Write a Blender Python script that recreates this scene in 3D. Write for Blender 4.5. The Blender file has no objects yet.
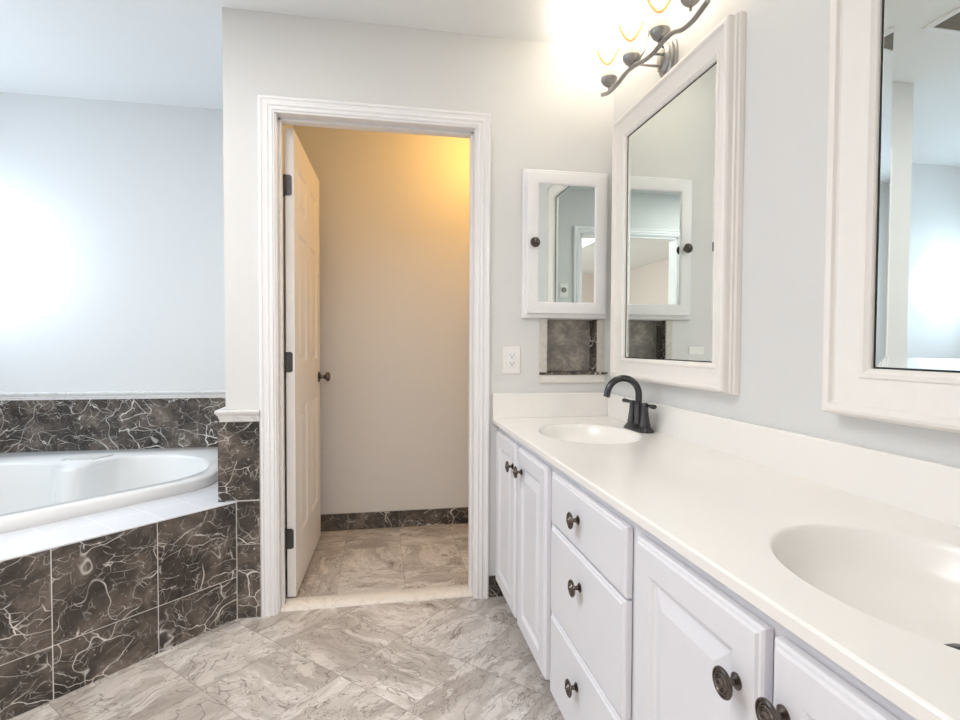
import bpy, bmesh, math, random
from mathutils import Vector, Matrix
random.seed(4)
S = bpy.context.scene
C = S.collection
PI = math.pi

# ------------------------------------------------------------ camera
YAW, PITCH, ROLL, FPX, CAM_H = 0.1825, 0.0283, -0.0042, 539.26, 1.1183
r0 = Vector((math.cos(YAW), -math.sin(YAW), 0)); f0 = Vector((math.sin(YAW), math.cos(YAW), 0)); Z = Vector((0, 0, 1))
fwd = f0 * math.cos(PITCH) - Z * math.sin(PITCH)
up1 = Z * math.cos(PITCH) + f0 * math.sin(PITCH)
right = r0 * math.cos(ROLL) - up1 * math.sin(ROLL)
up = up1 * math.cos(ROLL) + r0 * math.sin(ROLL)
cd = bpy.data.cameras.new('camera'); cam = bpy.data.objects.new('camera', cd); C.objects.link(cam)
cd.sensor_width = 36; cd.lens = FPX / 960 * 36; cd.clip_start = 0.01
m = Matrix((right, up, -fwd)).transposed().to_4x4(); m.translation = (0, 0, CAM_H)
cam.matrix_world = m
S.camera = cam

# ------------------------------------------------------------ light and exposure
S.view_settings.view_transform = 'Standard'; S.view_settings.look = 'None'
S.view_settings.gamma = 1; S.view_settings.use_curve_mapping = False
S.view_settings.exposure = 1.18
S.cycles.use_denoising = True
S.cycles.max_bounces = 10; S.cycles.diffuse_bounces = 6; S.cycles.glossy_bounces = 6
S.cycles.sample_clamp_indirect = 6.0
W_ = bpy.data.worlds.new('world'); S.world = W_; W_.use_nodes = True
W_.node_tree.nodes['Background'].inputs[0].default_value = (0.72, 0.86, 1, 1)
W_.node_tree.nodes['Background'].inputs[1].default_value = 1.2

def area(name, loc, rot, sx, sy, power, col):
    l = bpy.data.lights.new(name, 'AREA'); l.shape = 'RECTANGLE'; l.size = sx; l.size_y = sy
    l.energy = power; l.color = col
    o = bpy.data.objects.new(name, l); C.objects.link(o); o.location = loc; o.rotation_euler = rot
    return o
def point(name, loc, power, col, rad):
    l = bpy.data.lights.new(name, 'POINT'); l.energy = power; l.color = col; l.shadow_soft_size = rad
    o = bpy.data.objects.new(name, l); C.objects.link(o); o.location = loc
    return o
# daylight outside the tub window, daylight at the bedroom window, added fill under both ceilings, the toilet room's lamp
area('daylight_tub_window', (-2.62, 2.45, 1.62), (0, math.radians(-90), 0), 1.0, 1.0, 6.5, (0.64, 0.81, 1.0))
bl = area('extra_beam_through_tub_window', (-3.05, 2.10, 1.78), (0, 0, 0), 0.26, 0.26, 0.65, (0.70, 0.84, 1.0))  # extra narrow beam, aimed to make the bright patch on the far wall
bl.rotation_euler = (Vector((-2.15, 3.3, 1.60)) - bl.location).to_track_quat('-Z', 'Y').to_euler(); bl.data.spread = math.radians(32)
area('bathroom_fill_light', (-1.0, 1.05, 2.44), (0, 0, 0), 1.2, 1.0, 14, (1.0, 0.98, 0.96))  # added soft fill under the ceiling, no fixture behind it
area('daylight_bedroom_window', (2.85, -2.6, 1.5), (0, math.radians(90), 0), 1.6, 2.4, 55, (0.92, 0.96, 1.0))
area('bedroom_fill_light', (0.0, -1.9, 2.42), (0, 0, 0), 1.2, 1.2, 24, (1.0, 0.94, 0.90))  # fill added in the bedroom, brightens it and the doorway
point('toilet_room_lamp', (0.60, 2.90, 2.30), 4.0, (1.0, 0.52, 0.11), 0.08)

# ------------------------------------------------------------ node helpers and materials
def mat(name):
    m = bpy.data.materials.new(name); m.use_nodes = True
    nt = m.node_tree
    return m, nt, nt.nodes['Principled BSDF']
def nd(nt, typ, **kw):
    n = nt.nodes.new(typ)
    for k, v in kw.items(): setattr(n, k, v)
    return n
def lk(nt, a, b): nt.links.new(a, b)
def math_(nt, op, a, b=None, c=None, clamp=False):
    n = nd(nt, 'ShaderNodeMath', operation=op, use_clamp=clamp)
    for i, x in enumerate((a, b, c)):
        if x is None: continue
        if isinstance(x, (int, float)): n.inputs[i].default_value = x
        else: lk(nt, x, n.inputs[i])
    return n.outputs[0]
def vmath(nt, op, a, b=None):
    n = nd(nt, 'ShaderNodeVectorMath', operation=op)
    for i, x in enumerate((a, b)):
        if x is None: continue
        if isinstance(x, (tuple, list)): n.inputs[i].default_value = x
        else: lk(nt, x, n.inputs[i])
    return n.outputs[0]
def mix(nt, fac, a, b):
    n = nd(nt, 'ShaderNodeMix', data_type='RGBA')
    for i, x in ((0, fac), (6, a), (7, b)):
        if isinstance(x, (int, float)): n.inputs[i].default_value = x
        elif isinstance(x, (tuple, list)): n.inputs[i].default_value = (*x, 1) if len(x) == 3 else x
        else: lk(nt, x, n.inputs[i])
    return n.outputs[2]
def ramp(nt, fac, stops):
    n = nd(nt, 'ShaderNodeValToRGB'); cr = n.color_ramp
    while len(cr.elements) < len(stops): cr.elements.new(0.5)
    for e, (p, c) in zip(cr.elements, stops):
        e.position = p; e.color = (*c, 1) if isinstance(c, (tuple, list)) else (c, c, c, 1)
    lk(nt, fac, n.inputs[0])
    return n.outputs[0]
def noise(nt, vec, scale, detail=4, rough=0.5, dist=0.0, out=0):
    n = nd(nt, 'ShaderNodeTexNoise'); n.inputs['Scale'].default_value = scale
    n.inputs['Detail'].default_value = detail; n.inputs['Roughness'].default_value = rough
    n.inputs['Distortion'].default_value = dist
    lk(nt, vec, n.inputs['Vector'])
    return n.outputs[out]
def bump(nt, b, h, strength, dist=0.002):
    n = nd(nt, 'ShaderNodeBump'); n.inputs['Strength'].default_value = strength; n.inputs['Distance'].default_value = dist
    lk(nt, h, n.inputs['Height']); lk(nt, n.outputs[0], b.inputs['Normal'])
def objco(nt): return nd(nt, 'ShaderNodeTexCoord').outputs['Object']

def plain(name, col, rough, metal=0.0, spec=0.5, var=0.0, bumps=0.0, scale=60):
    m, nt, b = mat(name)
    b.inputs['Roughness'].default_value = rough; b.inputs['Metallic'].default_value = metal
    b.inputs['Specular IOR Level'].default_value = spec
    n = noise(nt, objco(nt), scale, 3)
    c2 = tuple(x * (1 - var) for x in col)
    lk(nt, mix(nt, n, col, c2), b.inputs['Base Color'])
    if bumps: bump(nt, b, noise(nt, objco(nt), scale * 4, 3), bumps)
    return m
M = {}
M['wall'] = plain('wall_paint', (0.71, 0.712, 0.705), 0.55, var=0.02, bumps=0.05, scale=30)
M['ceil'] = plain('ceiling_paint', (0.82, 0.82, 0.81), 0.8, var=0.02, bumps=0.08, scale=40)
M['bedwall'] = plain('bedroom_paint', (0.70, 0.61, 0.56), 0.7, var=0.02)
M['carpet'] = plain('bedroom_carpet', (0.55, 0.50, 0.45), 0.95, var=0.2, scale=300)
M['trim'] = plain('white_trim_paint', (0.85, 0.845, 0.855), 0.35, var=0.02)
M['cab'] = plain('white_cabinet_paint', (0.78, 0.78, 0.82), 0.33, var=0.02)
M['cabin'] = plain('cabinet_inside', (0.55, 0.54, 0.50), 0.6, var=0.05)
M['door'] = plain('white_door_paint', (0.84, 0.83, 0.82), 0.4, var=0.02)
M['frame'] = plain('cream_frame_paint', (0.88, 0.84, 0.80), 0.38, var=0.05, scale=25)
M['tub'] = plain('tub_acrylic', (0.82, 0.82, 0.81), 0.16, var=0.01)
M['bronze'] = plain('oil_rubbed_bronze', (0.17, 0.145, 0.13), 0.24, metal=0.9, var=0.4, scale=90)
M['gun'] = plain('gunmetal', (0.085, 0.085, 0.09), 0.24, metal=0.9, var=0.2)
M['nickel'] = plain('dark_brushed_nickel', (0.36, 0.35, 0.34), 0.34, metal=0.85, var=0.2)
M['black'] = plain('black_gap', (0.012, 0.012, 0.012), 0.6)
M['plate'] = plain('switch_plate', (0.86, 0.84, 0.82), 0.35)
M['grout'] = plain('pale_grout', (0.80, 0.78, 0.74), 0.8, var=0.1)
M['vent'] = plain('vent_grille', (0.20, 0.17, 0.12), 0.6, var=0.2)
M['steel'] = plain('hinge_steel', (0.10, 0.10, 0.105), 0.4, metal=0.8, var=0.3)

def mirror_mat():
    m, nt, b = mat('mirror_silver')
    b.inputs['Metallic'].default_value = 1; b.inputs['Roughness'].default_value = 0.004
    n = noise(nt, objco(nt), 2)
    lk(nt, mix(nt, n, (0.83, 0.88, 0.86), (0.82, 0.87, 0.85)), b.inputs['Base Color'])
    return m
M['mirror'] = mirror_mat()

def dark_marble():
    m, nt, b = mat('dark_emperador_marble')
    at = nd(nt, 'ShaderNodeAttribute', attribute_name='toff').outputs['Vector']
    p = vmath(nt, 'ADD', objco(nt), at)
    warp = noise(nt, p, 5, 4, out=1)
    pw = vmath(nt, 'ADD', p, vmath(nt, 'MULTIPLY', vmath(nt, 'SUBTRACT', warp, (0.5, 0.5, 0.5)), (0.14, 0.14, 0.14)))
    blot = noise(nt, pw, 7, 6, 0.65)
    base = ramp(nt, blot, [(0.30, (0.022, 0.019, 0.017)), (0.47, (0.060, 0.050, 0.043)), (0.58, (0.125, 0.100, 0.082)), (0.72, (0.23, 0.19, 0.16))])
    def crack(scale, width, off, lo, hi, stretch):
        q = vmath(nt, 'MULTIPLY', vmath(nt, 'ADD', pw, (off, off * 2, -off)), stretch)
        vo = nd(nt, 'ShaderNodeTexVoronoi', feature='DISTANCE_TO_EDGE'); vo.inputs['Scale'].default_value = scale
        lk(nt, q, vo.inputs['Vector'])
        v = math_(nt, 'SUBTRACT', 1.0, math_(nt, 'DIVIDE', vo.outputs['Distance'], width), clamp=True)
        mask = ramp(nt, noise(nt, q, scale * 0.7, 3, 0.6), [(lo, 0.0), (hi, 1.0)])
        return math_(nt, 'MULTIPLY', v, mask, clamp=True)
    def ridge(scale, width, off):
        q = vmath(nt, 'ADD', p, (off, -off, off * 2))
        d = math_(nt, 'ABSOLUTE', math_(nt, 'SUBTRACT', noise(nt, q, scale, 2, 0.5, 0.4), 0.5))
        v = math_(nt, 'SUBTRACT', 1.0, math_(nt, 'DIVIDE', d, width), clamp=True)
        return math_(nt, 'MULTIPLY', v, ramp(nt, noise(nt, q, scale, 2), [(0.44, 0.0), (0.56, 1.0)]), clamp=True)
    v1 = crack(5.5, 0.017, 3.1, 0.47, 0.58, (1.0, 1.0, 1.9)); v2 = crack(13, 0.024, 7.7, 0.50, 0.62, (1.0, 1.0, 1.6)); v3 = crack(30, 0.05, 1.3, 0.47, 0.64, (1, 1, 1))
    v4 = ridge(4.5, 0.007, 2.2)
    v = math_(nt, 'MAXIMUM', math_(nt, 'MAXIMUM', v1, math_(nt, 'MULTIPLY', v2, 0.85)), math_(nt, 'MAXIMUM', math_(nt, 'MULTIPLY', v3, 0.4), math_(nt, 'MULTIPLY', v4, 0.9)))
    sp = ramp(nt, noise(nt, p, 60, 2), [(0.70, 0.0), (0.76, 0.5)])
    v = math_(nt, 'MAXIMUM', v, sp)
    lk(nt, mix(nt, v, base, (0.86, 0.82, 0.76)), b.inputs['Base Color'])
    b.inputs['Roughness'].default_value = 0.22
    return m
M['marble'] = dark_marble()

def floor_marble(name, ang, size, off, cols):
    m, nt, b = mat(name)
    uv = nd(nt, 'ShaderNodeUVMap').outputs[0]
    mp = nd(nt, 'ShaderNodeMapping', vector_type='POINT'); lk(nt, uv, mp.inputs[0])
    mp.inputs['Rotation'].default_value = (0, 0, ang)
    q = vmath(nt, 'ADD', mp.outputs[0], (off[0], off[1], 0))
    t = vmath(nt, 'DIVIDE', q, (size, size, 1))
    ident = vmath(nt, 'FLOOR', t); fr = vmath(nt, 'FRACTION', t)
    wn = nd(nt, 'ShaderNodeTexWhiteNoise', noise_dimensions='3D'); lk(nt, ident, wn.inputs['Vector'])
    # half of the tiles are laid with their grain turned
    sx = nd(nt, 'ShaderNodeSeparateXYZ'); lk(nt, q, sx.inputs[0])
    cb = nd(nt, 'ShaderNodeCombineXYZ'); lk(nt, sx.outputs[1], cb.inputs[0]); lk(nt, sx.outputs[0], cb.inputs[1])
    turn = math_(nt, 'GREATER_THAN', wn.outputs['Value'], 0.62)
    mx = nd(nt, 'ShaderNodeMix', data_type='VECTOR'); lk(nt, turn, mx.inputs[0]); lk(nt, q, mx.inputs[4]); lk(nt, cb.outputs[0], mx.inputs[5])
    p = vmath(nt, 'ADD', mx.outputs[1], vmath(nt, 'MULTIPLY', wn.outputs['Color'], (40, 40, 40)))
    warp = noise(nt, p, 4, 4, out=1)
    pw = vmath(nt, 'ADD', p, vmath(nt, 'MULTIPLY', vmath(nt, 'SUBTRACT', warp, (0.5, 0.5, 0.5)), (0.16, 0.16, 0.16)))
    st = vmath(nt, 'MULTIPLY', pw, (3.2, 9.0, 1))
    body = noise(nt, st, 1.0, 8, 0.66)
    base = ramp(nt, body, [(0.30, cols[0]), (0.46, cols[1]), (0.56, cols[2]), (0.68, cols[3])])
    patch = ramp(nt, noise(nt, vmath(nt, 'ADD', vmath(nt, 'MULTIPLY', pw, (3.5, 8.0, 1)), (5, 3, 0)), 1.0, 5, 0.6, 0.3), [(0.535, 0.0), (0.550, 1.0)])
    base = mix(nt, math_(nt, 'MULTIPLY', patch, 0.5), base, cols[3])
    fine = noise(nt, vmath(nt, 'MULTIPLY', pw, (9, 20, 1)), 1.6, 5, 0.7)
    base = mix(nt, ramp(nt, fine, [(0.45, 0.0), (0.75, 0.35)]), base, cols[0])
    def vein(sc, w, o, amt):
        n = noise(nt, vmath(nt, 'ADD', vmath(nt, 'MULTIPLY', pw, sc), (o, o, 0)), 1, 3, 0.6, 0.8)
        d = math_(nt, 'ABSOLUTE', math_(nt, 'SUBTRACT', n, 0.5))
        return math_(nt, 'MULTIPLY', math_(nt, 'SUBTRACT', 1.0, math_(nt, 'DIVIDE', d, w), clamp=True), amt)
    v = math_(nt, 'MAXIMUM', vein((4, 8, 1), 0.009, 2, 0.75), vein((9, 15, 1), 0.011, 9, 0.6))
    base = mix(nt, v, base, cols[4])
    sf = nd(nt, 'ShaderNodeSeparateXYZ'); lk(nt, fr, sf.inputs[0])
    def edge(x): return math_(nt, 'MINIMUM', x, math_(nt, 'SUBTRACT', 1.0, x))
    e = math_(nt, 'LESS_THAN', math_(nt, 'MINIMUM', edge(sf.outputs[0]), edge(sf.outputs[1])), 0.0045)
    lk(nt, mix(nt, math_(nt, 'MULTIPLY', e, 0.7), base, cols[5]), b.inputs['Base Color'])
    b.inputs['Roughness'].default_value = 0.27
    return m
FC = [(0.33, 0.295, 0.265), (0.46, 0.42, 0.385), (0.55, 0.51, 0.475), (0.77, 0.74, 0.71), (0.15, 0.12, 0.10), (0.28, 0.245, 0.215)]
s2 = math.sqrt(0.5)
# rotating by -45 deg gives ((x+y)/sqrt2, (y-x)/sqrt2)
M['floor'] = floor_marble('floor_marble', -PI / 4, 0.3055, (-2.14 * s2 + 0.3055 * 20, -1.98 * s2 + 0.3055 * 20), FC)
M['floor_wc'] = floor_marble('floor_marble_square', 0.0, 0.3055, (0.195 + 6.11, -2.686 + 6.11), FC)

def pale_marble(name, a, b_, vcol, rough=0.25, scale=5):
    m, nt, b = mat(name)
    p = objco(nt)
    n = noise(nt, p, scale, 6, 0.6, 0.8)
    d = math_(nt, 'ABSOLUTE', math_(nt, 'SUBTRACT', noise(nt, p, scale * 1.6, 4, 0.6, 1.2), 0.5))
    v = math_(nt, 'SUBTRACT', 1.0, math_(nt, 'DIVIDE', d, 0.025), clamp=True)
    lk(nt, mix(nt, math_(nt, 'MULTIPLY', v, 0.45), mix(nt, n, a, b_), vcol), b.inputs['Base Color'])
    b.inputs['Roughness'].default_value = rough
    return m
M['rail'] = pale_marble('white_marble_rail', (0.80, 0.78, 0.76), (0.68, 0.66, 0.65), (0.48, 0.47, 0.47))
M['thresh'] = pale_marble('cream_marble_threshold', (0.82, 0.79, 0.74), (0.74, 0.70, 0.64), (0.55, 0.49, 0.42))
M['strip'] = pale_marble('beige_stone_strip', (0.66, 0.63, 0.58), (0.50, 0.47, 0.43), (0.30, 0.28, 0.26), scale=18)
M['whitestrip'] = pale_marble('painted_stone_strip', (0.80, 0.77, 0.73), (0.76, 0.73, 0.69), (0.66, 0.64, 0.58), scale=14)

def deck_tile():
    m, nt, b = mat('white_deck_tile')
    uv = nd(nt, 'ShaderNodeUVMap').outputs[0]
    fr = vmath(nt, 'FRACTION', vmath(nt, 'DIVIDE', uv, (0.152, 0.152, 1)))
    sf = nd(nt, 'ShaderNodeSeparateXYZ'); lk(nt, fr, sf.inputs[0])
    def edge(x): return math_(nt, 'MINIMUM', x, math_(nt, 'SUBTRACT', 1.0, x))
    e = math_(nt, 'LESS_THAN', math_(nt, 'MINIMUM', edge(sf.outputs[0]), edge(sf.outputs[1])), 0.015)
    n = noise(nt, uv, 6)
    lk(nt, mix(nt, e, mix(nt, n, (0.74, 0.75, 0.79), (0.71, 0.72, 0.765)), (0.86, 0.86, 0.87)), b.inputs['Base Color'])
    b.inputs['Roughness'].default_value = 0.2
    return m
M['deck'] = deck_tile()

def counter_mat():
    m, nt, b = mat('cultured_marble_counter')
    p = objco(nt)
    n = noise(nt, p, 4, 5, 0.6, 0.6)
    c = mix(nt, n, (0.90, 0.875, 0.84), (0.87, 0.845, 0.81))
    sp = ramp(nt, noise(nt, p, 140, 2), [(0.79, 0.0), (0.84, 0.4)])
    lk(nt, mix(nt, sp, c, (0.45, 0.42, 0.36)), b.inputs['Base Color'])
    b.inputs['Roughness'].default_value = 0.18
    return m
M['counter'] = counter_mat()

def niche_tile():
    m, nt, b = mat('mottled_stone_tile')
    p = objco(nt)
    n = noise(nt, p, 16, 10, 0.78, 0.4)
    c = ramp(nt, n, [(0.30, (0.13, 0.12, 0.11)), (0.46, (0.25, 0.235, 0.215)), (0.56, (0.40, 0.36, 0.31)), (0.68, (0.60, 0.54, 0.47))])
    lk(nt, c, b.inputs['Base Color']); b.inputs['Roughness'].default_value = 0.35
    return m
M['niche'] = niche_tile()

def glow(name, col, st, tr=0.0):
    m, nt, b = mat(name)
    n = noise(nt, objco(nt), 12)
    lk(nt, mix(nt, n, col, tuple(c * 0.97 for c in col)), b.inputs['Emission Color'])
    b.inputs['Emission Strength'].default_value = st
    b.inputs['Base Color'].default_value = (*col, 1); b.inputs['Roughness'].default_value = 0.3
    return m
M['shade'] = glow('lit_frosted_shade', (1.0, 0.88, 0.68), 0.55)
M['amber'] = glow('amber_glass_line', (0.55, 0.30, 0.09), 0.35)
def shade_glow():
    # the bulb sits high in the shade, so the glass glows more towards its rim
    nt = M['shade'].node_tree; b = nt.nodes['Principled BSDF']
    sx = nd(nt, 'ShaderNodeSeparateXYZ'); lk(nt, nd(nt, 'ShaderNodeTexCoord').outputs['Generated'], sx.inputs[0])
    lk(nt, math_(nt, 'ADD', 0.36, math_(nt, 'MULTIPLY', sx.outputs[2], 0.9)), b.inputs['Emission Strength'])
    b.inputs['Base Color'].default_value = (0.35, 0.31, 0.25, 1)
shade_glow()

def window_glass():
    m, nt, b = mat('window_glass')
    out = nt.nodes['Material Output']
    tr = nd(nt, 'ShaderNodeBsdfTransparent'); gl = nd(nt, 'ShaderNodeBsdfGlossy'); gl.inputs['Roughness'].default_value = 0.02
    lw = nd(nt, 'ShaderNodeLayerWeight'); mx = nd(nt, 'ShaderNodeMixShader')
    fz = math_(nt, 'ADD', 0.03, math_(nt, 'MULTIPLY', math_(nt, 'POWER', lw.outputs['Facing'], 4.0), 0.5))
    lk(nt, fz, mx.inputs[0]); lk(nt, tr.outputs[0], mx.inputs[1]); lk(nt, gl.outputs[0], mx.inputs[2])
    lk(nt, mx.outputs[0], out.inputs[0])
    return m
M['glass'] = window_glass()

# ------------------------------------------------------------ mesh helpers
class Mesh:
    def __init__(s): s.v = []; s.f = []; s.mi = []; s.off = {}
    def face(s, idx, mi=0): s.f.append(tuple(idx)); s.mi.append(mi)
    def quad(s, pts, mi=0):
        b = len(s.v); s.v += [tuple(p) for p in pts]; s.face(range(b, b + len(pts)), mi)
    def box(s, x0, x1, y0, y1, z0, z1, mi=0, off=None, T=None):
        b = len(s.v)
        ps = [(x, y, z) for z in (z0, z1) for y in (y0, y1) for x in (x0, x1)]
        if T: ps = [T(*p) for p in ps]
        s.v += ps
        for q in ((0, 2, 3, 1), (4, 5, 7, 6), (0, 1, 5, 4), (2, 6, 7, 3), (0, 4, 6, 2), (1, 3, 7, 5)):
            s.face([b + i for i in q], mi)
        if off is not None:
            for i in range(b, b + 8): s.off[i] = off
    def loops(s, loops, closed=True, cap0=False, cap1=False, mi=0):
        b = len(s.v); n = len(loops[0])
        for L in loops: s.v += [tuple(p) for p in L]
        for i in range(len(loops) - 1):
            for j in range(n if closed else n - 1):
                k = (j + 1) % n
                s.face((b + i * n + j, b + i * n + k, b + (i + 1) * n + k, b + (i + 1) * n + j), mi)
        if cap0: s.face([b + j for j in range(n)][::-1], mi)
        if cap1: s.face([b + (len(loops) - 1) * n + j for j in range(n)], mi)
    def lathe(s, prof, org, ax, seg=24, mi=0, sy=1.0, ref=None, cap0=True, cap1=True):
        ax = Vector(ax).normalized(); org = Vector(org)
        a = Vector(ref) if ref else (Vector((0, 0, 1)) if abs(ax.z) < 0.9 else Vector((1, 0, 0)))
        a = (a - ax * a.dot(ax)).normalized(); b = ax.cross(a)
        L = []
        for r, h in prof:
            L.append([org + ax * h + a * (r * math.cos(2 * PI * k / seg)) + b * (r * sy * math.sin(2 * PI * k / seg)) for k in range(seg)])
        s.loops(L, True, cap0, cap1, mi)
    def tube(s, pts, rad, seg=12, mi=0, flat=1.0):
        pts = [Vector(p) for p in pts]; n = len(pts)
        if not isinstance(rad, (list, tuple)): rad = [rad] * n
        L = []; prev = None
        for i, p in enumerate(pts):
            t = (pts[min(i + 1, n - 1)] - pts[max(i - 1, 0)]).normalized()
            if prev is None:
                a = Vector((0, 0, 1)) if abs(t.z) < 0.9 else Vector((1, 0, 0))
            else: a = prev
            a = (a - t * a.dot(t)).normalized(); prev = a; b = t.cross(a)
            L.append([p + a * (rad[i] * flat * math.cos(2 * PI * k / seg)) + b * (rad[i] * math.sin(2 * PI * k / seg)) for k in range(seg)])
        s.loops(L, True, True, True, mi)
    def build(s, name, m, parent=None, smooth=None, bevel=0.0, uvf=None):
        base = Vector(ORG.get(parent.name, (0, 0, 0))) if parent else Vector((0, 0, 0))
        me = bpy.data.meshes.new(name)
        me.from_pydata([tuple(Vector(v) - base) for v in s.v], [], s.f)
        ms = m if isinstance(m, (list, tuple)) else [m]
        for x in ms: me.materials.append(x)
        for p, k in zip(me.polygons, s.mi): p.material_index = k
        if s.off:
            at = me.attributes.new('toff', 'FLOAT_VECTOR', 'POINT')
            for i in range(len(s.v)):
                at.data[i].vector = s.off.get(i, (0, 0, 0))
        bm = bmesh.new(); bm.from_mesh(me); bmesh.ops.recalc_face_normals(bm, faces=bm.faces); bm.to_mesh(me); bm.free()
        if uvf:
            ul = me.uv_layers.new(name='UVMap')
            for p in me.polygons:
                for li in p.loop_indices:
                    co = Vector(me.vertices[me.loops[li].vertex_index].co) + base
                    ul.data[li].uv = uvf(co, p.normal)
        if smooth is not None:
            for p in me.polygons: p.use_smooth = True
            me.set_sharp_from_angle(angle=math.radians(smooth))
        o = bpy.data.objects.new(name, me); C.objects.link(o)
        if parent: o.parent = parent; ORG[o.name] = tuple(base)
        if bevel:
            md = o.modifiers.new('bevel', 'BEVEL'); md.width = bevel; md.segments = 2; md.limit_method = 'ANGLE'; md.angle_limit = math.radians(40)
        return o
ORG = {}
def tag(o, label, cat, group=None):
    o['label'] = label; o['category'] = cat
    if group: o['group'] = group
    return o
def thing(name, label, cat, loc, group=None):
    o = bpy.data.objects.new(name, None); C.objects.link(o); o.location = loc; o.empty_display_size = 0.05
    ORG[o.name] = tuple(loc)
    return tag(o, label, cat, group)
def struct(o, label=None):
    o['kind'] = 'structure'
    if label: o['label'] = label
    return o
def rect(x0, x1, z0, z1, w): return [(x0 + w, z0 + w), (x1 - w, z0 + w), (x1 - w, z1 - w), (x0 + w, z1 - w)]
def nested(mh, x0, x1, z0, z1, prof, T, cap=True, mi=0):
    """rectangular rings, prof = (inset, outward depth); T maps (x, z, depth) to the world"""
    mh.loops([[T(a, b, d) for a, b in rect(x0, x1, z0, z1, w)] for w, d in prof], True, False, cap, mi)
def Tright(x): return lambda y, z, d: (x - d, y, z)          # things on the right wall, facing -X
def Tback(y): return lambda x, z, d: (x, y - d, z)           # things on the back wall, facing -Y
def sweep(mh, path, prof, mi=0):
    """prof (d, z) swept along an open plan path; d is offset to the left of travel"""
    n = len(path); P = [Vector(p) for p in path]; L = []
    for i in range(n):
        t0 = (P[i] - P[i - 1]).normalized() if i else (P[1] - P[0]).normalized()
        t1 = (P[i + 1] - P[i]).normalized() if i < n - 1 else t0
        n0 = Vector((-t0.y, t0.x)); n1 = Vector((-t1.y, t1.x))
        mt = (n0 + n1).normalized(); k = 1 / max(0.2, mt.dot(n0))
        L.append([(P[i].x + mt.x * d * k, P[i].y + mt.y * d * k, z) for d, z in prof])
    mh.loops(L, True, True, True, mi)
def catmull(pts, n=8):
    P = [Vector(p) for p in pts]; P = [P[0] * 2 - P[1]] + P + [P[-1] * 2 - P[-2]]; out = []
    for i in range(1, len(P) - 2):
        for k in range(n):
            t = k / n
            out.append(0.5 * ((2 * P[i]) + (P[i + 1] - P[i - 1]) * t + (2 * P[i - 1] - 5 * P[i] + 4 * P[i + 1] - P[i + 2]) * t * t + (3 * P[i] - P[i - 1] - 3 * P[i + 1] + P[i + 2]) * t ** 3))
    out.append(P[-2]); return out
def roff(): return (random.uniform(-9, 9), random.uniform(-9, 9), random.uniform(-9, 9))
XY = lambda co, n: (co.x, co.y)

# ------------------------------------------------------------ room shell
RX, BY, FY, LX, ZC = 1.0375, 2.32, 3.315, -2.40, 2.448
NY, OY = 0.16, 0.04                    # near wall: bathroom face, bedroom face
DX0, DX1, DZ = -0.413, 0.402, 2.05     # clear opening of the toilet room door
def sbox(name, mtl, *bx, uvf=None):
    mh = Mesh()
    for b in bx: mh.box(*b)
    return struct(mh.build(name, mtl, uvf=uvf))
sbox('floor', M['floor'], (LX, RX, OY, 2.38, -0.06, 0.0), uvf=XY)
sbox('floor', M['floor_wc'], (-0.615, RX, 2.38, FY, -0.06, 0.0), uvf=XY)
sbox('floor', M['carpet'], (-2.3, 3.0, -5.0, OY, -0.06, 0.0))
sbox('ceiling', M['ceil'], (LX, RX, OY, FY, ZC, ZC + 0.08))
sbox('ceiling', M['ceil'], (-2.3, 3.0, -5.0, OY, ZC, ZC + 0.08))
NX0, NX1, NZ0, NZ1, ND = 0.727, 0.971, 0.995, 1.235, 0.085   # tiled niche
r0_, r1_ = DX0 - 0.02, DX1 + 0.02
sbox('wall_back', M['wall'], (-0.615, r0_, BY, 2.435, 0, ZC), (r0_, r1_, BY, 2.435, DZ + 0.02, ZC),
     (r1_, NX0, BY, 2.435, 0, ZC), (NX1, RX, BY, 2.435, 0, ZC), (NX0, NX1, BY, 2.435, 0, NZ0), (NX0, NX1, BY, 2.435, NZ1, ZC),
     (NX0, NX1, BY + ND, 2.435, NZ0, NZ1))
sbox('wall_toilet_left', M['wall'], (-0.615, -0.50, 2.435, FY, 0, ZC))
sbox('wall_far', M['wall'], (LX - 0.12, RX + 0.12, FY, FY + 0.12, 0, ZC))
sbox('wall_right', M['wall'], (RX, RX + 0.12, OY, FY, 0, ZC))
WY0, WY1, WZ0, WZ1 = 2.00, 3.08, 1.10, 2.14     # tub window
sbox('wall_left', M['wall'], (LX - 0.12, LX, OY, WY0, 0, ZC), (LX - 0.12, LX, WY1, FY, 0, ZC),
     (LX - 0.12, LX, WY0, WY1, 0, WZ0), (LX - 0.12, LX, WY0, WY1, WZ1, ZC))
EX0, EX1, EZ = -0.56, 0.35, 2.075               # entry opening behind the camera
sbox('wall_front', M['wall'], (LX - 0.12, EX0, OY, NY, 0, ZC), (EX1, RX + 0.12, OY, NY, 0, ZC), (EX0, EX1, OY, NY, EZ, ZC))
sbox('wall_bedroom_left', M['bedwall'], (-2.42, -2.3, -5.12, OY, 0, ZC))
sbox('wall_bedroom_far', M['bedwall'], (-2.42, 3.12, -5.12, -5.0, 0, ZC))
sbox('wall_bedroom_near', M['bedwall'], (RX + 0.12, 3.12, OY, NY, 0, ZC))
BW = (-3.9, -1.3, 0.75, 2.15)
sbox('wall_bedroom_right', M['bedwall'], (3.0, 3.12, -5.0, BW[0], 0, ZC), (3.0, 3.12, BW[1], OY, 0, ZC),
     (3.0, 3.12, BW[0], BW[1], 0, BW[2]), (3.0, 3.12, BW[0], BW[1], BW[3], ZC))

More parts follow.
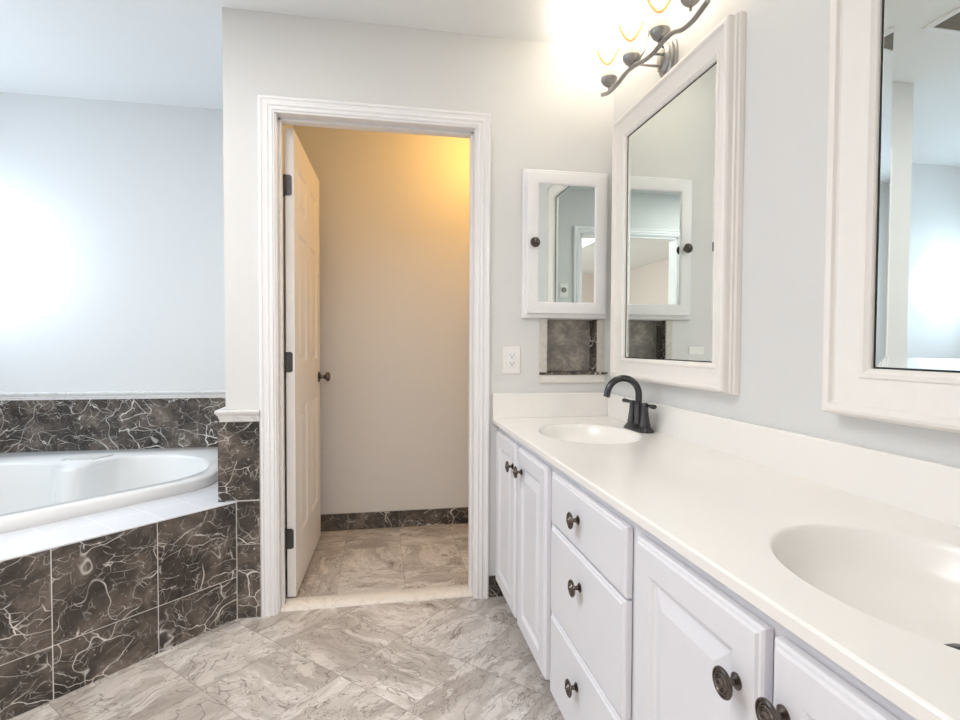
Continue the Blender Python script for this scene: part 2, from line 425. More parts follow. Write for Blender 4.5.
def window(name, x, y0, y1, z0, z1, mull):
    mh = Mesh(); w = 0.045
    for b in ((y0, y0 + w, z0, z1), (y1 - w, y1, z0, z1), (y0, y1, z0, z0 + w), (y0, y1, z1 - w, z1)):
        mh.box(x - 0.03, x + 0.03, *b)
    for k in range(1, mull):
        c = y0 + (y1 - y0) * k / mull; mh.box(x - 0.02, x + 0.02, c - 0.02, c + 0.02, z0, z1)
    o = struct(mh.build(name, M['trim']))
    g = Mesh(); g.box(x - 0.004, x + 0.004, y0 + w, y1 - w, z0 + w, z1 - w); g.build('window_glass', M['glass'], o)
window('window_1', LX - 0.08, WY0, WY1, WZ0, WZ1, 1)
window('window_2', 3.08, *BW, 3)

# door casing profile: inset from the outer edge, thickness
CAS = [(a * 0.893, b) for a, b in [(0, 0), (0, 0.013), (0.005, 0.019), (0.013, 0.019), (0.017, 0.0145), (0.030, 0.0125), (0.034, 0.017), (0.040, 0.017), (0.044, 0.0125),
       (0.050, 0.0115), (0.053, 0.0145), (0.059, 0.0145), (0.063, 0.010), (0.070, 0.0085), (0.070, 0)]]
def casing(name, x0, x1, zt, T):
    mh = Mesh()
    mh.loops([[T(x0 + w, 0, d), T(x0 + w, zt - w, d), T(x1 - w, zt - w, d), T(x1 - w, 0, d)] for w, d in CAS], False)
    return struct(mh.build(name, M['trim'], smooth=25))
casing('trim_1', -0.482, 0.4690, 2.1135, Tback(BY))
casing('trim_2', EX0 - 0.07 + 0.006, EX1 + 0.07 - 0.006, EZ + 0.064, lambda x, z, d: (x, NY + d, z))
# jamb with stop
mh = Mesh()
mh.box(DX0 - 0.02, DX0, BY, 2.435, 0, DZ); mh.box(DX1, DX1 + 0.02, BY, 2.435, 0, DZ); mh.box(DX0 - 0.02, DX1 + 0.02, BY, 2.435, DZ, DZ + 0.02)
mh.box(DX0, DX0 + 0.011, 2.362, 2.396, 0, DZ); mh.box(DX1 - 0.011, DX1, 2.362, 2.396, 0, DZ); mh.box(DX0, DX1, 2.362, 2.396, DZ - 0.011, DZ)
struct(mh.build('trim_3', M['trim'], bevel=0.002))
mh = Mesh()
mh.box(EX0, EX0 + 0.018, OY, NY, 0, EZ); mh.box(EX1 - 0.018, EX1, OY, NY, 0, EZ); mh.box(EX0, EX1, OY, NY, EZ - 0.018, EZ)
struct(mh.build('trim_4', M['trim'], bevel=0.002))
# marble threshold
mh = Mesh()
prof = [(2.333, 0), (2.336, 0.008), (2.345, 0.013), (2.425, 0.013), (2.434, 0.008), (2.437, 0)]
mh.loops([[(x, y, z) for y, z in prof] for x in (DX0 + 0.0005, DX1 - 0.0005)], True, True, True)
struct(mh.build('trim_5', M['thresh'], smooth=40))

# tiles: each tile its own little slab with its own slice of stone
def tiles(mh, list_, T, d0, d1, g=0.0019):
    """tiles (a0,a1,z0,z1) on a plane, T(a, z, depth)"""
    for a0, a1, z0, z1 in list_:
        of = roff()
        b = len(mh.v)
        L = [[T(a, z, d) for a, z in ((a0 + g, z0 + g), (a1 - g, z0 + g), (a1 - g, z1 - g), (a0 + g, z1 - g))] for d in (d0, d1)]
        mh.loops(L, True, True, True)
        for i in range(b, len(mh.v)): mh.off[i] = of
# skirting
def base_tiles(name, spans, T):
    mh = Mesh(); tiles(mh, spans, T, 0, 0.010, 0.0006); return struct(mh.build(name, M['marble']))
base_tiles('baseboard_toilet_far', [(-0.50 + 0.305 * k, min(-0.50 + 0.305 * (k + 1), RX), 0, 0.100) for k in range(6) if -0.5 + 0.305 * k < RX - 0.02], Tback(FY))
base_tiles('baseboard_toilet_left', [(2.437 + 0.29 * k, 2.437 + 0.29 * (k + 1), 0, 0.100) for k in range(3)], lambda y, z, d: (-0.50 + d, y, z))
base_tiles('baseboard_back', [(0.4695, 0.60, 0, 0.093)], Tback(BY))
base_tiles('baseboard_front', [(LX, -0.95, 0, 0.093), (-0.95, EX0 - 0.066, 0, 0.093)], lambda x, z, d: (x, NY + d, z))

# tiled pier end, wainscot around the tub and its rail
DZT = 0.482                                     # deck height
mh = Mesh()
mh.box(-0.640, -0.4825, 2.308, 2.32, 0.0, 0.804, 1)
mh.box(-0.637, -0.615, 2.308, 3.30, 0.0, 0.804, 1)
tiles(mh, [(-0.643, -0.4825, DZT + 0.002, 0.805), (-0.5735, -0.4825, 0.302, DZT - 0.001), (-0.5735, -0.4825, 0, 0.302)], Tback(2.309), 0, 0.005)
tiles(mh, [(2.304 + 0.332 * k, 2.304 + 0.332 * (k + 1), DZT, 0.805) for k in range(3)], lambda y, z, d: (-0.636 - d, y, z), 0, 0.006, 0.0008)
struct(mh.build('trim_6', [M['marble'], M['grout']]))
mh = Mesh()
xs = [-0.64, -0.822, -1.127, -1.432, -1.737, -2.042, -2.347, -2.399]
tiles(mh, [(xs[i + 1], xs[i], DZT, 0.809) for i in range(7)], Tback(FY), 0, 0.014, 0.0004)
tiles(mh, [(3.30 - 0.305 * (k + 1), 3.30 - 0.305 * k, DZT, 0.809) for k in range(6)], lambda y, z, d: (LX + d, y, z), 0, 0.014, 0.0004)
struct(mh.build('trim_7', M['marble']))
RAIL = [(0, 0), (0.013, 0), (0.013, 0.010), (0.017, 0.016), (0.017, 0.022), (0.026, 0.033), (0.028, 0.038), (0.028, 0.043), (0.024, 0.047), (0, 0.047)]
mh = Mesh(); sweep(mh, [(-0.622, 3.28), (-0.622, BY - 0.002), (-0.4825, BY - 0.002)], [(-d, 0.805 + z) for d, z in RAIL])
o = mh.build('trim_8', M['rail'], smooth=35); struct(o)
mh = Mesh(); sweep(mh, [(LX, 1.48), (LX, FY), (-0.645, FY)], [(-d, 0.806 + z * 0.95) for d, z in RAIL]); struct(mh.build('trim_9', M['rail'], smooth=35))

# ------------------------------------------------------------ bath surround and corner tub
sur = thing('bath_surround', 'dark marble tiled bath surround with white tiled deck around the corner tub', 'bath surround', (-1.4, 2.4, 0))
mir = lambda p: (0.915 - p[1], 0.915 - p[0])    # mirror in the tub's corner diagonal
half = [(-0.755, 3.297), (-0.750, 2.60), (-0.765, 2.545), (-0.80, 2.485)]
tub_out = half + [mir(p) for p in reversed(half)] + [(-2.382, 3.297)]
def ring_top(mh, outer, holes, z, mi=0):
    bm = bmesh.new(); es = []
    for lp in [outer] + holes:
        vs = [bm.verts.new((x, y, z)) for x, y in lp]
        es += [bm.edges.new((vs[i], vs[(i + 1) % len(vs)])) for i in range(len(vs))]
    bmesh.ops.triangle_fill(bm, edges=es, use_beauty=True, use_dissolve=False)
    b = len(mh.v); bm.verts.index_update()
    mh.v += [tuple(v.co) for v in bm.verts]
    for f in bm.faces: mh.face([b + v.index for v in f.verts], mi)
    bm.free()
deck_out = [(-0.5725, 2.3035), (-0.6435, 2.3035), (-0.6435, 3.3), (-2.385, 3.3), (-2.385, 1.483), (-1.405, 1.483)]
k = 0.03
cx, cy = -1.5, 2.5
hole = [(cx + (x - cx) * 0.95, cy + (y - cy) * 0.95) for x, y in tub_out]
mh = Mesh(); ring_top(mh, deck_out, [hole], DZT)
n0 = len(deck_out)
mh.loops([[(x, y, z) for x, y in deck_out] for z in (DZT - 0.005, DZT)], True)
def deckuv(co, n):
    return ((co.x + co.y) * s2 + 20.03, (co.y - co.x - 2.886) * s2 + 20.064)
mh.build('deck_top', M['deck'], sur, uvf=deckuv)
mh = Mesh()
A = Vector((-0.5590, 2.3195)); dv = Vector((-s2, -s2)); nv = Vector((s2, -s2))
Tap = lambda a, z, d: (A.x + dv.x * a + nv.x * d, A.y + dv.y * a + nv.y * d, z)
mh.loops([[Tap(a, z, d) for a, z in ((0.0205, 0), (1.185, 0), (1.185, DZT - 0.005), (0.0205, DZT - 0.005))] for d in (-0.02, -0.002)], True, True, True, 1)
ts = []
js = [0.0215, 0.322, 0.634, 0.946, 1.185]
for i in range(4):
    ts += [(js[i], js[i + 1], 0.172, DZT - 0.003), (js[i], js[i + 1], 0, 0.172)]
tiles(mh, ts, Tap, -0.004, 0.0)
mh.build('apron', [M['marble'], M['grout']], sur)
mh = Mesh()
mh.box(-2.385, -1.41, 1.49, 1.505, 0, DZT - 0.005, 1)
tiles(mh, [(-2.385 + 0.325 * i, -2.385 + 0.325 * (i + 1), a, b) for i in range(3) for a, b in ((0, 0.172), (0.172, DZT - 0.003))], Tback(1.49), -0.004, 0.004)
mh.build('side_apron', [M['marble'], M['grout']], sur)
mh = Mesh()
tub = thing('bathtub', 'white corner bathtub with moulded armrests set in the tiled deck', 'bathtub', (-1.5, 2.5, 0.1))
RZ = 0.528
hb = [(-1.2400, 2.1500), (-1.08, 2.31), (-0.945, 2.445), (-0.875, 2.52), (-0.825, 2.62), (-0.808, 2.74), (-0.835, 2.87), (-0.90, 2.975), (-0.99, 3.06), (-1.10, 3.11), (-1.22, 3.11), (-1.31, 3.06),
      (-1.345, 2.96), (-1.375, 2.84), (-1.42, 2.80), (-1.48, 2.83), (-1.56, 2.93), (-1.66, 2.985), (-1.80, 3.01), (-1.93, 2.975)]
ax0 = (-1.24, 2.155); axc = (-2.00, 2.915)
hb2 = [(x, y) for x, y in hb if True]
hb2[0] = (-1.2375, 2.1525)
inner = hb2 + [(-2.0, 2.915)] + [mir(p) for p in reversed(hb2[1:])]
# smooth the basin outline
P3 = [Vector((x, y, 0)) for x, y in inner]
cl = P3[-2:] + P3 + P3[:3]
sm = catmull(cl, 4)
sm = sm[8:8 + 4 * len(P3)]
inner_s = [(p.x, p.y) for p in sm]
ctr = Vector((-1.50, 2.42))
def scl(f, zz): return [(ctr.x + (x - ctr.x) * f, ctr.y + (y - ctr.y) * f, zz) for x, y in inner_s]
ring_top(mh, tub_out, [inner_s], RZ)
mh.loops([scl(1.0, RZ), scl(0.992, RZ - 0.004), scl(0.985, RZ - 0.014), scl(0.965, 0.40), scl(0.93, 0.25), scl(0.88, 0.16), scl(0.78, 0.115), scl(0.5, 0.10), scl(0.02, 0.10)], True, False, True)
def outl(f, z): return [(cx + (x - cx) * f, cy + (y - cy) * f, z) for x, y in tub_out]
mh.loops([outl(1.0, RZ), outl(1.006, RZ - 0.006), outl(1.006, DZT + 0.004), outl(1.0, DZT)], True)
o = mh.build('tub_shell', M['tub'], tub, smooth=45)
bmx = bmesh.new(); bmx.from_mesh(o.data); bmesh.ops.remove_doubles(bmx, verts=bmx.verts, dist=0.0004); bmesh.ops.recalc_face_normals(bmx, faces=bmx.faces); bmx.to_mesh(o.data); bmx.free()
mh = Mesh()
for k in range(5):
    c = Vector((-1.545 + 0.0 * k, 3.075)) + Vector((0.034, 0.0)) * k
    mh.tube([(c.x - 0.03, c.y - 0.05, RZ + 0.002), (c.x, c.y, RZ + 0.006), (c.x + 0.02, c.y + 0.05, RZ + 0.002)], 0.008, 8)
mh.build('headrest_ridges', M['tub'], tub, smooth=60)

# ------------------------------------------------------------ toilet room door
DL, DT, DH0, DH1 = 0.762, 0.036, 0.013, 2.040
ang = math.radians(1.8)
dpx, dpy = -0.4005, 2.4385
def Tdoor(a, z, d):          # a along the door from the hinge, d = towards the visible side from the door's mid plane
    t = DT / 2 + d
    return (dpx + a * math.sin(ang) + t * math.cos(ang), dpy + a * math.cos(ang) - t * math.sin(ang), z)
door = bpy.data.objects.new('door_1', None); C.objects.link(door); door.location = (dpx, dpy, DH0); ORG['door_1'] = (dpx, dpy, DH0)
struct(door)
mh = Mesh()
ca = [0, 0.11, 0.326, 0.436, 0.652, DL]
cz = [DH0, 0.245, 0.835, 1.035, 1.615, 1.715, 1.905, DH1]
pp = [(0, 0), (0.012, -0.010), (0.024, -0.011), (0.046, -0.002)]
for sd in (1, -1):
    T = lambda a, z, d: Tdoor(a, z, sd * (DT / 2 + d))
    for i in range(5):
        for j in range(7):
            if i in (1, 3) and j in (1, 3, 5): nested(mh, ca[i], ca[i + 1], cz[j], cz[j + 1], pp, T)
            else: mh.quad([T(a, z, 0) for a, z in ((ca[i], cz[j]), (ca[i + 1], cz[j]), (ca[i + 1], cz[j + 1]), (ca[i], cz[j + 1]))])
h = DT / 2
for a in (0, DL): mh.quad([Tdoor(a, z, d) for z, d in ((DH0, -h), (DH0, h), (DH1, h), (DH1, -h))])
for z in (DH0, DH1): mh.quad([Tdoor(a, z, d) for a, d in ((0, -h), (0, h), (DL, h), (DL, -h))])
o = mh.build('door_leaf', M['door'], door)
bmx = bmesh.new(); bmx.from_mesh(o.data); bmesh.ops.remove_doubles(bmx, verts=bmx.verts, dist=0.0002); bmesh.ops.recalc_face_normals(bmx, faces=bmx.faces); bmx.to_mesh(o.data); bmx.free()
for zc_ in (1.797, 1.04, 0.27):
    mh = Mesh()
    # leaf on the door's edge with rounded corners, and the knuckle
    pts = [(-0.4035, -0.044), (-0.380, -0.044), (-0.373, -0.037), (-0.373, 0.037), (-0.380, 0.044), (-0.4035, 0.044)]
    mh.loops([[(x, y, zc_ + z) for x, z in pts] for y in (2.4375, 2.4345)], True, True, True)
    mh.lathe([(0.0065, -0.046), (0.0065, 0.046)], (-0.4075, 2.4435, zc_), (0, 0, 1), 12)
    for q in (-0.03, -0.01, 0.01, 0.03): mh.lathe([(0.0072, -0.001), (0.0072, 0.001)], (-0.4075, 2.4435, zc_ + q), (0, 0, 1), 12)
    for dx, dz in ((-0.386, 0.03), (-0.379, 0.0), (-0.386, -0.03)):
        mh.lathe([(0.0035, 0), (0.003, 0.0012)], (dx, 2.4345, zc_ + dz), (0, -1, 0), 10)
    hg = mh.build('hinge', M['steel'], door, smooth=40)
KP = [(0.030, 0), (0.030, 0.004), (0.024, 0.010), (0.011, 0.013), (0.010, 0.030), (0.016, 0.036), (0.025, 0.044), (0.027, 0.052), (0.024, 0.060), (0.012, 0.064), (0.001, 0.065)]
mh = Mesh()
for sd in (1, -1):
    c = Vector(Tdoor(0.70, 0.935, sd * DT / 2)); nrm = Vector((math.cos(ang), -math.sin(ang), 0)) * sd
    mh.lathe(KP, c, nrm, 24)
mh.build('door_knob', M['bronze'], door, smooth=35)

# ------------------------------------------------------------ vanity cabinets
FXf = 0.489                        # front plane of doors and drawers
KN = [(0.0125, 0), (0.0125, 0.002), (0.010, 0.004), (0.0060, 0.008), (0.0055, 0.018), (0.010, 0.021), (0.0215, 0.023), (0.0232, 0.0255), (0.0225, 0.028), (0.0195, 0.0295),
      (0.0185, 0.0275), (0.0155, 0.028), (0.0140, 0.0310), (0.0125, 0.0315), (0.0110, 0.029), (0.0085, 0.030), (0.0065, 0.0340), (0.0035, 0.0355), (0.0005, 0.036)]
def knob(parent, y, z, x=FXf, ax=(-1, 0, 0)):
    mh = Mesh(); mh.lathe([(a_ * 0.92, h_ * 0.86) for a_, h_ in KN], (x, y, z) if not isinstance(x, tuple) else x, ax, 32)
    return mh.build('knob', M['bronze'], parent, smooth=30)
EDGE = [(0, -0.020), (0, -0.008), (0.003, -0.0045), (0.007, -0.004), (0.010, 0.0)]
PANEL = [(0.056, 0.0), (0.060, -0.003), (0.064, -0.0085), (0.070, -0.0095), (0.100, -0.0015)]
def front(name, parent, y0, y1, z0, z1, panel):
    mh = Mesh(); nested(mh, y0, y1, z0, z1, EDGE + (PANEL if panel else []), Tright(FXf))
    mh.quad([(FXf + 0.020, a, b) for a, b in rect(y0, y1, z0, z1, 0)])
    return mh.build(name, M['cab'], parent)
def carcass(parent, y0, y1):
    mh = Mesh()
    mh.box(FXf + 0.0225, 0.528, y0, y1, 0.090, 0.773)
    mh.box(0.528, 1.035, y0, y0 + 0.015, 0.090, 0.773); mh.box(0.528, 1.035, y1 - 0.015, y1, 0.090, 0.773)
    mh.box(0.528, 1.035, y0 + 0.015, y1 - 0.015, 0.090, 0.105)
    mh.build('body', M['cab'], parent)
    mh = Mesh(); mh.box(0.575, 0.590, y0, y1, 0.0, 0.090); mh.build('toe_kick', M['cab'], parent)
ZT, ZB = 0.746, 0.095
v1 = thing('vanity_cabinet', 'white two-door sink cabinet beside the door casing, under the far basin', 'cabinet', (0.78, 1.94, 0), 'built-in white vanity units')
carcass(v1, 1.530, 2.318)
d = front('cabinet_door', v1, 1.934, 2.265, ZB, ZT, True); knob(d, 1.957, 0.662)
d = front('cabinet_door', v1, 1.556, 1.892, ZB, ZT, True); knob(d, 1.832, 0.670)
v2 = thing('vanity_cabinet', 'white three-drawer cabinet between the two sink cabinets', 'cabinet', (0.78, 1.29, 0), 'built-in white vanity units')
carcass(v2, 0.996, 1.530)
d = front('drawer', v2, 1.020, 1.503, 0.598, ZT, False); knob(d, 1.278, 0.678)
d = front('drawer', v2, 1.020, 1.503, 0.338, 0.592, False); knob(d, 1.262, 0.513)
d = front('drawer', v2, 1.020, 1.503, ZB, 0.332, False); knob(d, 1.278, 0.250)
v3 = thing('vanity_cabinet', 'white two-door sink cabinet nearest the camera, under the near basin', 'cabinet', (0.78, 0.62, 0), 'built-in white vanity units')
carcass(v3, 0.200, 0.996)
d = front('cabinet_door', v3, 0.618, 0.972, ZB, ZT, True); knob(d, 0.663, 0.650)
d = front('cabinet_door', v3, 0.262, 0.600, ZB, ZT, True); knob(d, 0.574, 0.663)

# ------------------------------------------------------------ worktop
ct = thing('countertop', 'long cream cultured marble vanity countertop with two oval basins', 'countertop', (0.76, 1.24, 0.774))
CX0, CX1, CY0, CY1, CZ = 0.484, 1.0365, 0.165, 2.3195, 0.796
def ell(c, a, b, f=1.0, n=64): return [(c[0] + a * f * math.cos(2 * PI * i / n), c[1] + b * f * math.sin(2 * PI * i / n)) for i in range(n)]
SK = [((0.752, 1.868), 0.180, 0.222), ((0.754, 0.603), 0.184, 0.240)]
mh = Mesh()
e = 0.004
ring_top(mh, [(CX0 + e, CY0), (CX1, CY0), (CX1, CY1), (CX0 + e, CY1)], [ell(*s) for s in SK], CZ)
mh.loops([[(x, y, z) for y in (CY0, CY1)] for x, z in ((CX0 + e, CZ), (CX0 + 0.001, CZ - 0.0015), (CX0, CZ - e), (CX0, CZ - 0.020), (CX0 + 0.003, CZ - 0.022), (CX0 + 0.045, CZ - 0.022))], False)
for y in (CY0, CY1): mh.quad([(CX0, y, CZ - 0.022), (CX1, y, CZ - 0.022), (CX1, y, CZ), (CX0, y, CZ)])
mh.build('worktop_slab', M['counter'], ct)
for c, a, b in SK:
    mh = Mesh()
    prof = [(1.0, 0.0), (0.985, -0.0015), (0.97, -0.006), (0.95, -0.014), (0.90, -0.036), (0.80, -0.062), (0.66, -0.081), (0.48, -0.092), (0.28, -0.098), (0.12, -0.100)]
    mh.loops([[(x, y, CZ + z) for x, y in ell(c, a, b, f)] for f, z in prof], True, False, True)
    bs = mh.build('basin', M['counter'], ct, smooth=80)
    mh = Mesh(); mh.lathe([(0.024, 0), (0.024, 0.003), (0.019, 0.005), (0.018, 0.003), (0.016, 0.008), (0.006, 0.0105), (0.0005, 0.011)], (c[0] + 0.030, c[1] - 0.010, CZ - 0.0995), (0, 0, 1), 28)
    mh.build('drain', M['gun'], bs, smooth=40)
mh = Mesh(); mh.box(1.0156, CX1, CY0, CY1, CZ - 0.004, 0.9004); mh.build('backsplash', M['counter'], ct, bevel=0.003)
mh = Mesh(); mh.box(CX0, 1.0150, 2.300, CY1, CZ - 0.0005, 0.9034); mh.build('side_splash', M['counter'], ct, bevel=0.003)

# ------------------------------------------------------------ faucet
FX, FYc, F0 = 0.966, 1.903, CZ + 0.0006
fa = thing('faucet', 'dark gunmetal gooseneck faucet with two lever handles on the countertop', 'faucet', (FX, FYc, F0))
def stadium(w, l, z, n=10):
    out = []
    for sgn, st in ((1, 0), (-1, PI)):
        for i in range(n + 1):
            t = st + PI * i / n
            out.append((FX + w * math.cos(t), FYc + sgn * (l - w) + w * math.sin(t), z))
    return out
mh = Mesh()
mh.loops([stadium(0.031, 0.087, F0), stadium(0.031, 0.087, F0 + 0.004), stadium(0.028, 0.081, F0 + 0.010), stadium(0.020, 0.070, F0 + 0.022), stadium(0.017, 0.066, F0 + 0.025)], True, True, True)
mh.build('base_plate', M['gun'], fa, smooth=35)
mh = Mesh()
mh.lathe([(0.018, 0.022), (0.0175, 0.030), (0.0155, 0.038), (0.0150, 0.096), (0.0140, 0.099)], (FX, FYc, F0), (0, 0, 1), 24)
R = 0.064; zc_ = 0.930
pts = [(FX, FYc, z) for z in (F0 + 0.09, F0 + 0.11, zc_ - 0.01)] + [(FX - R + R * math.cos(t), FYc, zc_ + R * math.sin(t)) for t in [math.radians(q) for q in range(0, 176, 8)]]
pts.append((FX - 2 * R - 0.001, FYc, zc_ - 0.0)); pts.append((FX - 2 * R - 0.003, FYc, zc_ - 0.006))
mh.tube(pts, [0.0125] * (len(pts) - 2) + [0.0125, 0.0122], 16)
mh.build('spout', M['gun'], fa, smooth=50)
for sg in (1, -1):
    y = FYc + sg * 0.051
    mh = Mesh()
    mh.lathe([(0.0195, 0.022), (0.019, 0.030), (0.0165, 0.040), (0.0125, 0.072), (0.0115, 0.080), (0.0120, 0.088), (0.0105, 0.094), (0.0110, 0.104), (0.0090, 0.108), (0.0005, 0.109)], (FX, y, F0), (0, 0, 1), 24)
    lv = [(FX + 0.006, y - sg * 0.004, F0 + 0.099), (FX + 0.005, y + sg * 0.015, F0 + 0.099), (FX + 0.003, y + sg * 0.035, F0 + 0.100), (FX - 0.002, y + sg * 0.068, F0 + 0.101)]
    mh.tube(lv, [0.0080, 0.0070, 0.0090, 0.0115], 12, flat=0.75)
    mh.build('handle', M['gun'], fa, smooth=40)

# ------------------------------------------------------------ wall mirrors
FRM = [(0, 0), (0, 0.016), (0.0035, 0.020), (0.0035, 0.028), (0.008, 0.031), (0.008, 0.047), (0.011, 0.053), (0.018, 0.056), (0.024, 0.054), (0.027, 0.047), (0.030, 0.044),
       (0.058, 0.036), (0.072, 0.033), (0.075, 0.037), (0.082, 0.037), (0.086, 0.032), (0.089, 0.030), (0.0905, 0.026), (0.0905, 0.011)]
def wall_mirror(label, y0, y1, z0, z1, k=1.0):
    t = thing('wall_mirror', label, 'mirror', (RX, (y0 + y1) / 2, z0), 'framed vanity mirrors')
    T = Tright(RX - 0.0005); i0 = 0.0905 * k
    mh = Mesh(); nested(mh, y0, y1, z0, z1, [(w * k if w > 0.02 else w, d) for w, d in FRM], T, cap=False); mh.build('frame', M['frame'], t, smooth=20)
    mh = Mesh(); nested(mh, y0 + i0 + 0.003, y1 - i0 - 0.003, z0 + i0 + 0.003, z1 - i0 - 0.003, [(0, 0.008), (0, 0.0205), (0.022, 0.0190)], T); mh.build('mirror_glass', M['mirror'], t)
    mh = Mesh(); nested(mh, y0 + i0 - 0.0005, y1 - i0 + 0.0005, z0 + i0 - 0.0005, z1 - i0 + 0.0005, [(0, 0.010), (0.0, 0.0213), (0.0046, 0.0211)], T, cap=False); mh.build('dark_edge', M['black'], t)
wall_mirror('cream framed mirror above the faucet, beside the medicine cabinet', 1.416, 2.218, 0.975, 2.080)
wall_mirror('cream framed mirror nearest the camera, cut off by the right edge', 0.262, 1.070, 0.963, 2.090, 1.20)

# ------------------------------------------------------------ medicine cabinet
mc = thing('medicine_cabinet', 'small white mirrored medicine cabinet on the back wall above the tiled niche', 'cabinet', (0.81, BY, 1.238))
mh = Mesh(); nested(mh, 0.613, 1.007, 1.238, 1.888, [(0, 0), (0, 0.016), (0.004, 0.020), (0.020, 0.020)], Tback(BY - 0.0005)); mh.build('cabinet_frame', M['trim'], mc)
mh = Mesh()
nested(mh, 0.630, 0.992, 1.256, 1.872, [(0, 0.0205), (0, 0.034), (0.003, 0.039), (0.008, 0.0405), (0.046, 0.0405), (0.050, 0.038), (0.052, 0.032)], Tback(BY), cap=False)
md = mh.build('cabinet_door', M['trim'], mc, smooth=25)
mh = Mesh(); nested(mh, 0.680, 0.942, 1.306, 1.822, [(0, 0.024), (0, 0.0325)], Tback(BY)); mh.build('mirror_glass', M['mirror'], md)
mh = Mesh(); mh.lathe([(r * 0.95, h_ * 0.9) for r, h_ in KN], (0.657, BY - 0.0405, 1.562), (0, -1, 0), 28); mh.build('knob', M['bronze'], md, smooth=30)

# ------------------------------------------------------------ tiled niche under it
ni = thing('wall_niche', 'small recessed niche of mottled brown stone below the medicine cabinet', 'niche', (0.85, BY, 0.95))
mh = Mesh(); mh.box(NX0 + 0.0005, NX1 - 0.0005, BY + ND - 0.008, BY + ND - 0.0005, NZ0 + 0.0005, NZ1 - 0.0005); mh.build('back_panel', M['niche'], ni)
mh = Mesh()
for x0, x1 in ((NX0 + 0.0005, NX0 + 0.006), (NX1 - 0.006, NX1 - 0.0005)): mh.box(x0, x1, BY + 0.002, BY + ND - 0.0085, NZ0 + 0.006, NZ1 - 0.0005, off=roff())
mh.box(NX0 + 0.0005, NX1 - 0.0005, BY + 0.002, BY + ND - 0.0085, NZ0 + 0.0005, NZ0 + 0.0055, off=roff())
mh.build('marble_lining', M['marble'], ni)
mh = Mesh(); mh.box(0.699, NX0 + 0.004, BY - 0.010, BY - 0.0005, 0.9955, 1.237); mh.build('side_strip', M['strip'], ni, bevel=0.002)
mh = Mesh(); mh.box(NX1 - 0.004, 0.996, BY - 0.010, BY - 0.0005, 0.9955, 1.237); mh.build('side_strip', M['strip'], ni, bevel=0.002)
mh = Mesh(); mh.box(0.697, 1.018, BY - 0.014, BY - 0.0005, 0.986, 0.9955, off=roff()); mh.build('sill', M['marble'], ni)
mh = Mesh(); mh.box(0.699, 1.005, BY - 0.010, BY - 0.0005, 0.949, 0.9855); mh.build('bottom_strip', M['whitestrip'], ni, bevel=0.002)

# ------------------------------------------------------------ power outlet
po = thing('power_outlet', 'white double power outlet on the wall between casing and vanity', 'outlet', (0.570, BY, 1.05))
mh = Mesh(); nested(mh, 0.531, 0.609, 0.991, 1.112, [(0, 0.0), (0, 0.003), (0.003, 0.006)], Tback(BY - 0.0003)); mh.build('cover_plate', M['plate'], po)
mh = Mesh()
mh.box(0.5535, 0.5865, BY - 0.0078, BY - 0.006, 1.018, 1.085); rc = mh.build('receptacle', M['trim'], po, bevel=0.002)
for zc_ in (1.0685, 1.0345):
    mh = Mesh()
    mh.box(0.5630, 0.5652, BY - 0.0083, BY - 0.0077, zc_, zc_ + 0.0085); mh.box(0.5748, 0.5770, BY - 0.0083, BY - 0.0077, zc_, zc_ + 0.0085)
    mh.lathe([(0.0028, 0), (0.0028, 0.0006)], (0.570, BY - 0.0077, zc_ - 0.006), (0, -1, 0), 12)
    mh.build('socket_slots', M['black'], rc)

# ------------------------------------------------------------ switch seen in the mirrors
sw = thing('timer_switch', 'small wall plate with a round dial, seen in the medicine cabinet mirror', 'switch', (0.50, NY, 1.53))
mh = Mesh(); nested(mh, 0.462, 0.532, 1.525, 1.645, [(0, 0), (0, 0.004), (0.003, 0.006)], lambda x, z, d: (x, NY + 0.0003 + d, z)); mh.build('cover_plate', M['plate'], sw)
mh = Mesh(); mh.lathe([(0.022, 0), (0.022, 0.010), (0.018, 0.014), (0.0005, 0.015)], (0.497, NY + 0.006, 1.588), (0, 1, 0), 24); mh.build('dial', M['nickel'], sw, smooth=30)

# ------------------------------------------------------------ ceiling vent seen in the near mirror
vt = thing('ceiling_vent', 'white framed ceiling vent with brown grille, seen in the near mirror', 'vent', (-0.36, 1.77, ZC))
Tc = lambda x, y, d: (x, y, ZC - d)
mh = Mesh(); nested(mh, -0.53, -0.19, 1.62, 1.92, [(0, 0.0003), (0, 0.005), (0.006, 0.009), (0.022, 0.010), (0.026, 0.004)], Tc, cap=False); mh.build('frame', M['trim'], vt)
mh = Mesh(); mh.box(-0.508, -0.212, 1.642, 1.898, ZC - 0.0035, ZC - 0.0005)
for i in range(12):
    y = 1.655 + i * 0.0205
    mh.quad([(-0.508, y, ZC - 0.004), (-0.212, y, ZC - 0.004), (-0.212, y + 0.012, ZC - 0.0085), (-0.508, y + 0.012, ZC - 0.0085)])
mh.build('grille', M['vent'], vt)

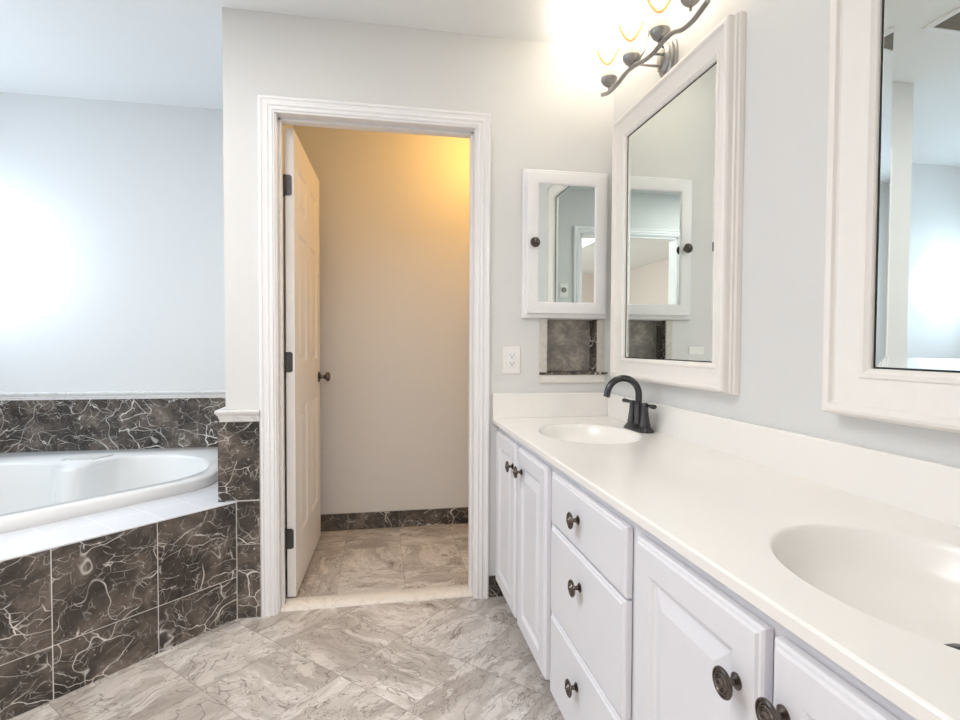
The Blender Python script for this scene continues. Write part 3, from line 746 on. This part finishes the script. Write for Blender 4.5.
# ------------------------------------------------------------ four-lamp vanity light
BX = RX - 0.12
vl = thing('vanity_light', 'dark nickel wavy-bar vanity light with four lit glass shades above the mirror', 'lamp', (RX, 1.83, 2.15))
mh = Mesh()
mh.lathe([(0.076, 0.0), (0.076, 0.008), (0.070, 0.011), (0.064, 0.011), (0.064, 0.019), (0.058, 0.022), (0.052, 0.022), (0.052, 0.028), (0.040, 0.036), (0.0005, 0.040)],
         (RX - 0.0005, 1.835, 2.158), (-1, 0, 0), 36, sy=0.78)
for yy, zz in ((1.82, 2.193), (1.845, 2.120)): mh.lathe([(0.0055, 0.030), (0.005, 0.042), (0.0005, 0.043)], (RX, yy, zz), (-1, 0, 0), 12)
mh.build('back_plate', M['nickel'], vl, smooth=25)
bar = catmull([(BX, 2.165, 2.170), (BX, 2.10, 2.150), (BX, 2.02, 2.146), (BX, 1.94, 2.152), (BX, 1.877, 2.145), (BX, 1.80, 2.125), (BX, 1.735, 2.117), (BX, 1.67, 2.121), (BX, 1.61, 2.116), (BX, 1.55, 2.094), (BX, 1.49, 2.088), (BX, 1.42, 2.100)], 6)
mh = Mesh(); mh.tube(bar, 0.0085, 12); mh.build('wavy_bar', M['nickel'], vl, smooth=50)
mh = Mesh()
mh.tube([(RX - 0.030, 1.830, 2.172), (BX, 1.745, 2.120)], 0.0055, 10); mh.tube([(RX - 0.030, 1.848, 2.138), (BX, 1.85, 2.138)], 0.0055, 10)
mh.build('arms', M['nickel'], vl, smooth=50)
mh = Mesh(); mh.tube(catmull([(BX, 1.89, 2.147), (BX + 0.03, 1.86, 2.19), (BX + 0.045, 1.868, 2.235), (BX + 0.05, 1.855, 2.275)], 6), [0.004] * 19, 8); mh.build('curled_stem', M['nickel'], vl, smooth=50)
SHP = [(0.026, 0.012), (0.036, 0.024), (0.044, 0.045), (0.050, 0.070), (0.053, 0.095), (0.055, 0.120), (0.058, 0.145)]
def srad(hh):
    for (r1, h1), (r2, h2) in zip(SHP, SHP[1:]):
        if h1 <= hh <= h2: return r1 + (r2 - r1) * (hh - h1) / (h2 - h1)
    return SHP[-1][0]
for y, z in ((2.10, 2.190), (1.896, 2.172), (1.690, 2.151), (1.508, 2.156)):
    mh = Mesh()
    mh.lathe([(0.005, -0.032), (0.005, -0.020), (0.013, -0.016), (0.024, -0.007), (0.0315, 0.005), (0.034, 0.011), (0.034, 0.016), (0.031, 0.016)], (BX, y, z), (0, 0, 1), 28)
    cp = mh.build('lamp_cup', M['nickel'], vl, smooth=35)
    mh = Mesh()
    mh.lathe(SHP + [(r - 0.003, h_) for r, h_ in reversed(SHP)], (BX, y, z + 0.004), (0, 0, 1), 32, cap0=False, cap1=False)
    sh = mh.build('lamp_shade', M['shade'], vl, smooth=50)
    mh = Mesh(); pts = []
    for i in range(25):
        q = -1 + 2 * i / 24; ph = math.radians(240 + q * 50); hh = 0.048 + 0.066 * abs(q) ** 2.0
        rr = srad(hh) + 0.0005
        pts.append((BX + rr * math.cos(ph), y + rr * math.sin(ph), z + 0.004 + hh))
    mh.tube(pts, 0.0048, 8); mh.build('amber_line', M['amber'], sh, smooth=60)
    point('bulb', (BX, y, z + 0.11), 4.6, (1.0, 0.93, 0.83), 0.025)
